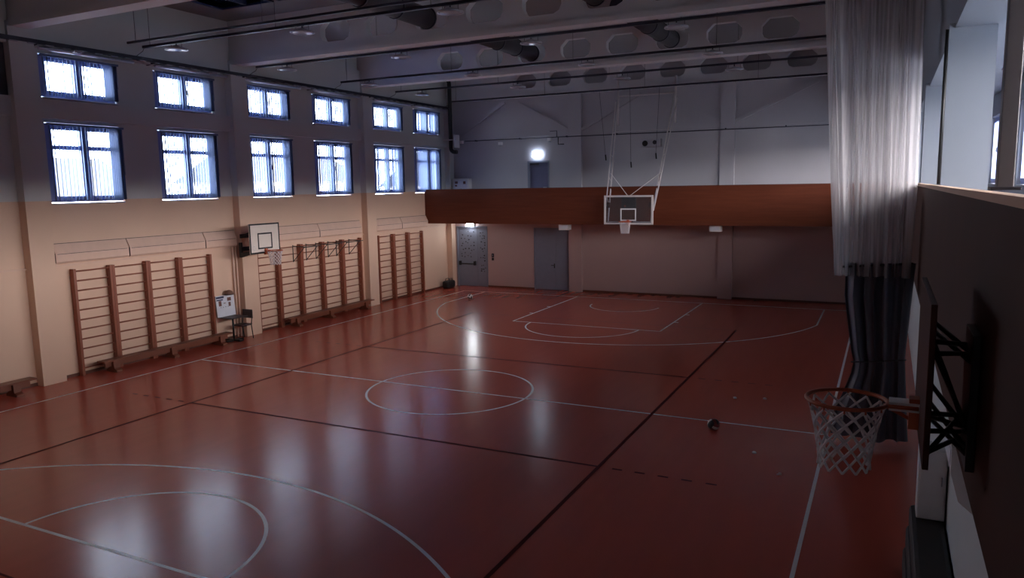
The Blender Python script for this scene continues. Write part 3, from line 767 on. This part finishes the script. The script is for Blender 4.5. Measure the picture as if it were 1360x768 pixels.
for sx in (-1, 1):
    s = MB()
    s.tube([(sx * .80, .10, .12), (sx * 1.10, 2.15, 4.80)], .026, 8); s.tube([(sx * .90, .10, .50), (sx * 1.20, 2.15, 4.60)], .022, 8)
    for t in (.12, .3, .5, .7): s.tube([(sx * (.80 + .3 * t), .10 + 2.05 * t, .12 + 4.68 * t), (sx * (.9 + .3 * t), .10 + 2.05 * t, .5 + 4.1 * t)], .012, 6)
    s.build('side_tubes', 'whitetube', e)
    c_ = MB(); c_.box(sx * .78 - .05, sx * .78 + .05, .02, .12, .60, .80); c_.build('clamp', 'boardwood', e)
    MB().tube([(sx * .05, .06, 1.04), (sx * .95, .85, 1.85)], .012, 6).build('brace', 'whitetube', e)
    MB().tube([(sx * 1.12, 2.2, 3.7), (sx * 1.12, 2.2, 5.42)], .04, 8).build('hanger_post', 'whitetube', e)
MB().tube([(-1.12, 2.2, 4.8), (1.12, 2.2, 4.8)], .03, 8).build('cross_bar', 'whitetube', e)
MB().tube([(-1.05, 1.55, 3.42), (1.05, 1.55, 3.42)], .008, 6).build('tie_rod', 'whitetube', e)
MB().tube([(-.82, .07, .09), (.82, .07, .09)], .016, 6).build('lower_tube', 'whitetube', e)
# black box on the balcony front behind it
e = empty('scoreboard_box', (-.15, 13.22, 3.5)); tag(e, 'black box with a red light behind the clear glass backboard', 'box')
MB().box(-.27, .27, -.08, 0, 0, .42, .01).build('casing', 'black', e)
MB().tube([(-.13, -.10, .08), (-.13, -.078, .08)], .03, 12).build('red_light', 'orange', e)
# pull cords near the far basket
for (x, zt, zb, nm) in ((-1.51, 7.95, 5.3, 'left'), (-.49, 7.95, 5.0, 'middle'), (.48, 7.95, 5.3, 'right')):
    e = empty('hanging_rope', (x, 14.5, zb)); tag(e, 'thin hanging cord with a black handle above the clear backboard, %s of three' % nm, 'cord', 'thin cords above the far basket')
    MB().tube([(-.25 if x < 0 and nm == 'left' else (.12 if nm == 'right' else -.05), 0, zt - zb), (0, 0, .2)], .007, 6).build('cord', 'track', e)
    MB().tube([(0, 0, .22), (.02, 0, 0)], .028, 8).build('grip', 'black', e)
# near basket on the right
e = empty('basketball_hoop', (8.60, -8.88, 2.90)); tag(e, 'near basket with orange rim and white net on the gallery front', 'basketball hoop')
MB().box(-.012, .018, -.6, .6, 0, .86, .004).build('backboard', 'boardwood', e)
hoop(e, (-.40, 0, .17), PI, .0075, .385, 1.15)
MB().box(-.17, -.012, -.06, .06, .145, .195).build('mount_plate', 'white', e)
br = MB()
for m_ in (1, -1):
    for p, q in (((.02, -.42, .64), (.22, .13, .53)), ((.02, -.44, .58), (.22, .11, .48)), ((.02, -.46, .60), (.22, .16, .09)), ((.02, -.45, .26), (.22, .16, .10)), ((.02, -.42, .04), (.22, .16, -.03)), ((.02, -.4, .15), (.22, .16, .0)), ((.02, -.38, .02), (.22, .16, .12))):
        br.tube([(p[0], p[1] * m_, p[2]), (q[0], q[1] * m_, q[2])], .014, 8)
br.build('bracket_tubes', 'black', e)
MB().box(.215, .257, -.20, .20, -.12, .64, .004).build('mounting_plate', 'black', e)

# ------------------------------------------------------------------ divider net bunched at the right
def folded(x0f, x1f, yf, zs, n, amp, nfold, seed, waist=None):
    rnd = random.Random(seed); ph = [rnd.uniform(0, 2 * PI) for _ in range(6)]
    bm = bmesh.new(); rows = []
    for z in zs:
        row = []
        for i in range(n + 1):
            t = i / n; x = x0f(z) + (x1f(z) - x0f(z)) * t
            y = yf(z) + amp(z) * (math.sin(2 * PI * nfold * t + ph[0] + .25 * math.sin(z * .9)) + .45 * math.sin(2 * PI * nfold * 2.3 * t + ph[1] + .2 * z) + .5 * math.sin(2 * PI * nfold * .43 * t + ph[2]))
            xx = x + .04 * amp(z) / .12 * math.sin(2 * PI * nfold * 1.7 * t + ph[3])
            row.append(bm.verts.new((xx, y, z)))
        rows.append(row)
    for a, b in zip(rows, rows[1:]):
        for i in range(n):
            f = bm.faces.new([a[i], a[i + 1], b[i + 1], b[i]]); f.smooth = True
    mb = MB(); mb.bm.free(); mb.bm = bm; return mb
def lerp(tab, z):
    for (z0, v0), (z1, v1) in zip(tab, tab[1:]):
        if z0 >= z >= z1: return v0 + (v1 - v0) * (z0 - z) / (z0 - z1)
    return tab[0][1] if z > tab[0][0] else tab[-1][1]
e = empty('divider_net', (0, -.3, 0)); tag(e, 'white divider net gathered into a bunch hanging beside the side gallery', 'net')
NL = [(8.0, 7.24), (7.2, 7.33), (4.3, 7.52), (2.6, 7.66)]; NR = [(8.0, 8.72), (6.4, 8.76), (4.3, 8.78), (2.6, 8.74)]
zs = [8.0 - .12 * k for k in range(45)]
zs = [z for z in zs if z >= 2.75]
folded(lambda z: lerp(NL, z), lambda z: lerp(NR, z), lambda z: 0, zs, 160, lambda z: .13, 8, 4).build('mesh_curtain', 'net', e, recalc=False)
folded(lambda z: lerp(NL, z) + .06, lambda z: lerp(NR, z) - .02, lambda z: .22, zs, 130, lambda z: .11, 6, 9).build('mesh_curtain_rear', 'net', e, recalc=False)
SL = [(3.05, 7.80), (2.5, 7.80), (1.6, 7.93), (1.4, 7.98), (1.2, 7.95), (.5, 7.72), (.04, 7.66)]; SR = [(3.05, 8.79), (1.5, 8.72), (.04, 8.82)]
zs = [3.05 - .0775 * k for k in range(39)]
sk = folded(lambda z: lerp(SL, z), lambda z: lerp(SR, z), lambda z: .06, zs, 120, lambda z: .05 + .05 * abs(z - 1.45) / 1.6, 4, 21).build('tarpaulin_skirt', 'skirt', e, recalc=False)
MB().tube([(7.95 + .8 * k / 12, .06 - .16 - .03 * math.sin(k * PI / 12), 1.42 + .10 * k / 12) for k in range(13)], .012, 6).build('tie_rope', 'black', e)
MB().tube([(7.76, -.02, 2.98), (8.78, -.02, 3.06)], .02, 8).build('hem_rope', 'black', e)
h = MB()
for k in range(14): h.tube([(7.28 + k * .11, 0, 7.96), (7.28 + k * .11, 0, 8.03)], .012, 6)
h.build('hanging_rings', 'black', e)

# ------------------------------------------------------------------ balls and scraps on the floor
def ball(r, pal, loc, rot, label):
    bm = bmesh.new(); n = 6
    for ax in range(3):
        for s in (-1, 1):
            g = []
            for i in range(n + 1):
                row = []
                for j in range(n + 1):
                    u, v = math.tan((i / n * 2 - 1) * PI / 4), math.tan((j / n * 2 - 1) * PI / 4)
                    p = [0, 0, 0]; p[ax] = s; p[(ax + 1) % 3] = u; p[(ax + 2) % 3] = v
                    row.append(bm.verts.new(Vector(p).normalized() * r))
                g.append(row)
            for i in range(n):
                for j in range(n):
                    q = [g[i][j], g[i + 1][j], g[i + 1][j + 1], g[i][j + 1]]
                    f = bm.faces.new(q if s > 0 else q[::-1]); f.smooth = True
                    f.material_index = pal[(ax * 2 + (s > 0)) % len(pal)][i * 3 // n]
    bmesh.ops.remove_doubles(bm, verts=bm.verts, dist=1e-5)
    mb = MB(); mb.bm.free(); mb.bm = bm
    o = mb.build('volleyball', ['ballw', 'ballr', 'balld']); o.location = loc; o.rotation_euler = rot
    tag(o, label, 'ball'); return o
ball(.108, [(2, 2, 0), (0, 2, 2), (1, 0, 1), (2, 2, 2), (1, 1, 0), (1, 2, 1)], (5.77, -.57 + .05, .11), (.5, .3, .9), 'dark red and white ball lying on the halfway line at right')
ball(.108, [(0, 0, 2), (2, 0, 0), (0, 2, 0)], (-6.13, 11.75, .11), (.4, .2, .1), 'white and black ball on the floor near the flecked door')
for (x, y, lab) in ((5.76, 1.65, 'small white scrap beyond the halfway line, left one of the pair'), (6.32, 1.83, 'small white scrap beyond the halfway line, right one of the pair'), (6.61, -1.45, 'small white scrap just this side of the halfway line'), (7.1, -2.25, 'small white scrap close to the right sideline')):
    mb = MB(); bmesh.ops.create_icosphere(mb.bm, subdivisions=2, radius=.04)
    rr = random.Random(int(x * 100))
    for v in mb.bm.verts: v.co *= rr.uniform(.65, 1.1); v.co.z *= .6
    o = mb.build('paper_scrap', 'cord'); o.location = (x, y, .024); tag(o, lab, 'scrap', 'white scraps on the floor')

# ------------------------------------------------------------------ dark clutter under the gallery on the right
for k, (z0, z1, ins) in enumerate(((0, .28, 0), (.28, .55, .02), (.55, .80, .04))):
    o = MB().box(8.70 + ins, 9.06, -7.6 + ins * 3, -4.55 - ins, z0 + .002, z1, .05)
    o = o.build('gym_mat', 'vinyl'); tag(o, 'black gym mat below the gallery, %s of the stack' % ['bottom one', 'middle one', 'top one'][k], 'mat', 'black mats stacked below the gallery')
e = empty('white_cabinet', (8.79, -5.0, .802)); tag(e, 'upright white cabinet standing on the black mats below the gallery', 'cabinet')
MB().box(0, .265, 0, .29, 0, .78, .012).build('body', 'white', e); MB().box(.015, .25, -.014, 0, .03, .75, .004).build('door', 'white', e)
MB().tube([(.22, -.014, .40), (.22, -.04, .40), (.22, -.04, .48), (.22, -.014, .48)], .006, 6).build('handle', 'steel', e)
e = empty('wall_heater', (XR + .018, -7.5, 1.89)); tag(e, 'white wall box with slanted lower side beneath the gallery', 'heater')
MB().prism([(0, .52), (-.19, .52), (-.19, .33), (-.13, .11), (0, 0)], 'y', 0, .6).build('casing', 'white', e)
MB().box(-.195, -.188, .05, .55, .36, .49).build('front_grille', 'paper', e)
# post on the gallery cap
e = empty('gallery_post', (9.02, -8.1, 4.305)); tag(e, 'dark upright post standing on the ledge of the gallery front', 'post')
MB().box(-.045, .045, -.05, .05, 0.01, 1.785, .006).build('shaft', 'post', e); MB().box(-.08, .08, -.09, .09, 0, .02, .004).build('foot_plate', 'duct', e)
# gallery ceiling lamp
e = empty('ceiling_lamp', (10.75, 7.5, 6.9)); tag(e, 'small round lamp under the ceiling of the side gallery', 'lamp')
MB().lathe([(.12, 0), (.15, -.02), (.14, -.05), (.10, -.06)], n=24).build('ring', 'steel', e); MB().lathe([(.10, -.055), (.10, -.07), (.03, -.08)], n=24).build('lens', 'lens', e)
# dark strip added for the shade along the pillar edge
o = MB().tube([(8.90, -3.44, 4.32), (8.90, -3.44, 6.08)], .02, 8).build('edge_shade_strip', 'black'); tag(o, 'thin dark strip standing in for the edge shade beside the white pillar of the gallery', 'shade strip')

# ------------------------------------------------------------------ outside
tag(MB().box(-160, -9.45, -80, 120, -1.2, -1.0).build('ground_left', 'snow'), 'snowy ground seen outside the left windows', 'ground', kind='structure')
tag(MB().box(11.7, 120, -80, 120, -1.2, -1.0).build('ground_right', 'snow'), 'snowy ground outside the gallery windows', 'ground', kind='structure')
def house(x, y, w, d, h, rh, label):
    e = empty('house', (x, y, -1.0)); tag(e, label, 'building', kind=None)
    MB().box(-d / 2, d / 2, -w / 2, w / 2, 0, h).build('walls', 'render', e)
    MB().prism([(-d / 2 - .4, h), (d / 2 + .4, h), (0, h + rh)], 'y', -w / 2 - .4, w / 2 + .4).build('roof', 'roofm', e)
    for k in range(max(2, int(w // 3))):
        for z in (1.6, 4.4):
            if z + 1.5 < h: MB().box(d / 2 - .02, d / 2 + .04, -w / 2 + 1 + k * 3, -w / 2 + 2.3 + k * 3, z, z + 1.4).build('window', 'extglass', e)
house(-55, 24, 14, 10, 5.2, 3.2, 'pale house with dark roof seen through the first lower window')
house(-48, 46, 16, 10, 6.2, 2.6, 'long pale building seen through the second lower window')
tag(MB().box(62, 64, -70, 110, -1.0, 9.5).build('low_sky_blocker', 'roofm'), 'unseen dark block added beyond the gallery windows to cut off the low sky', 'light blocker', kind='structure')  # unseen block added to keep low sky light off the upper window wall
house(-42, 72, 18, 10, 5.6, 4.0, 'pale building with a tall roof seen through the third lower window')

# ------------------------------------------------------------------ light: overcast sky through the windows
SKY_L, SKY_R = 19.0, 47.0
W = bpy.data.worlds.new('sky'); scene.world = W; W.use_nodes = True
nt = W.node_tree; nt.nodes.clear()
out = nt.nodes.new('ShaderNodeOutputWorld'); bg = nt.nodes.new('ShaderNodeBackground')
tc = nt.nodes.new('ShaderNodeTexCoord'); sx = nt.nodes.new('ShaderNodeSeparateXYZ'); rp = nt.nodes.new('ShaderNodeValToRGB')
nt.links.new(tc.outputs['Generated'], sx.inputs[0])
# brighter, whiter sky on the gallery side (low sun behind the clouds), bluer on the other side
mr = nt.nodes.new('ShaderNodeMapRange'); mr.inputs['From Min'].default_value = -.6; mr.inputs['From Max'].default_value = .6
nt.links.new(sx.outputs['X'], mr.inputs['Value'])
rp.color_ramp.elements[0].position = 0.0; rp.color_ramp.elements[0].color = (.76, .87, 1.0, 1)
rp.color_ramp.elements[1].position = 1.0; rp.color_ramp.elements[1].color = (1.0, .91, .86, 1)
nt.links.new(mr.outputs[0], rp.inputs[0]); nt.links.new(rp.outputs[0], bg.inputs[0])
ms = nt.nodes.new('ShaderNodeMapRange'); ms.inputs['From Min'].default_value = -.6; ms.inputs['From Max'].default_value = .6
ms.inputs['To Min'].default_value = SKY_L; ms.inputs['To Max'].default_value = SKY_R
nt.links.new(sx.outputs['X'], ms.inputs['Value'])
# the low band of the sky is the brightest
mz = nt.nodes.new('ShaderNodeMapRange'); mz.inputs['From Min'].default_value = .12; mz.inputs['From Max'].default_value = .27
mz.inputs['To Min'].default_value = 1.15; mz.inputs['To Max'].default_value = .62
nt.links.new(sx.outputs['Z'], mz.inputs['Value'])
mm = nt.nodes.new('ShaderNodeMath'); mm.operation = 'MULTIPLY'
nt.links.new(ms.outputs[0], mm.inputs[0]); nt.links.new(mz.outputs[0], mm.inputs[1]); nt.links.new(mm.outputs[0], bg.inputs[1])
nt.links.new(bg.outputs[0], out.inputs[0])
def portal(name, loc, nrm, sy, sz):
    L = bpy.data.lights.new(name, 'AREA'); L.shape = 'RECTANGLE'; L.size = sy; L.size_y = sz; L.cycles.is_portal = True
    o = bpy.data.objects.new(name, L); COL.objects.link(o); o.location = loc
    n = Vector(nrm)
    up = Vector((0, 0, 1)) if abs(n.z) < .9 else Vector((0, 1, 0))
    z = -n; y = up; x = y.cross(z).normalized(); y = z.cross(x)
    o.rotation_euler = Matrix((x, y, z)).transposed().to_euler()
    return o
for y in WIN_Y:
    for a, b in (UP, LO): portal('window_portal', (XP - .13, y + WW / 2, (a + b) / 2), (1, 0, 0), WW, b - a)
for y in GY: portal('window_portal', (11.52, y + WW / 2, 5.22), (-1, 0, 0), GW, 2.05)
for a, b, c, d in SKY: portal('skylight_portal', ((a + b) / 2, (c + d) / 2, ZC + .32), (0, 0, -1), b - a, d - c)

# ------------------------------------------------------------------ camera
cam = bpy.data.cameras.new('camera'); co = bpy.data.objects.new('camera', cam); COL.objects.link(co)
cam.sensor_fit = 'HORIZONTAL'; cam.sensor_width = 36.0; cam.lens = 1002.51 * 36.0 / 1360.0; cam.clip_start = .05; cam.clip_end = 500
yaw, pitch, roll = 0.460950571, -0.135639908, -0.0170356489
cy, sy_, cp, sp_ = math.cos(yaw), math.sin(yaw), math.cos(pitch), math.sin(pitch)
f = Vector((-sy_ * cp, cy * cp, sp_)); r = Vector((cy, sy_, 0)); u = r.cross(f)
r2 = r * math.cos(roll) + u * math.sin(roll); u2 = -r * math.sin(roll) + u * math.cos(roll)
mw = Matrix((r2, u2, -f)).transposed().to_4x4(); mw.translation = (8.36896528, -13.7361872, 4.38131120)
co.matrix_world = mw
scene.camera = co

scene.view_settings.view_transform = 'Standard'; scene.view_settings.look = 'None'; scene.view_settings.gamma = 1.0; scene.view_settings.use_curve_mapping = False
scene.view_settings.exposure = 0.0
cyc = scene.cycles
cyc.use_denoising = True; cyc.max_bounces = 10; cyc.diffuse_bounces = 5; cyc.glossy_bounces = 4; cyc.transparent_max_bounces = 24; cyc.transmission_bounces = 6
cyc.sample_clamp_indirect = 4.0; cyc.caustics_reflective = False; cyc.caustics_refractive = False
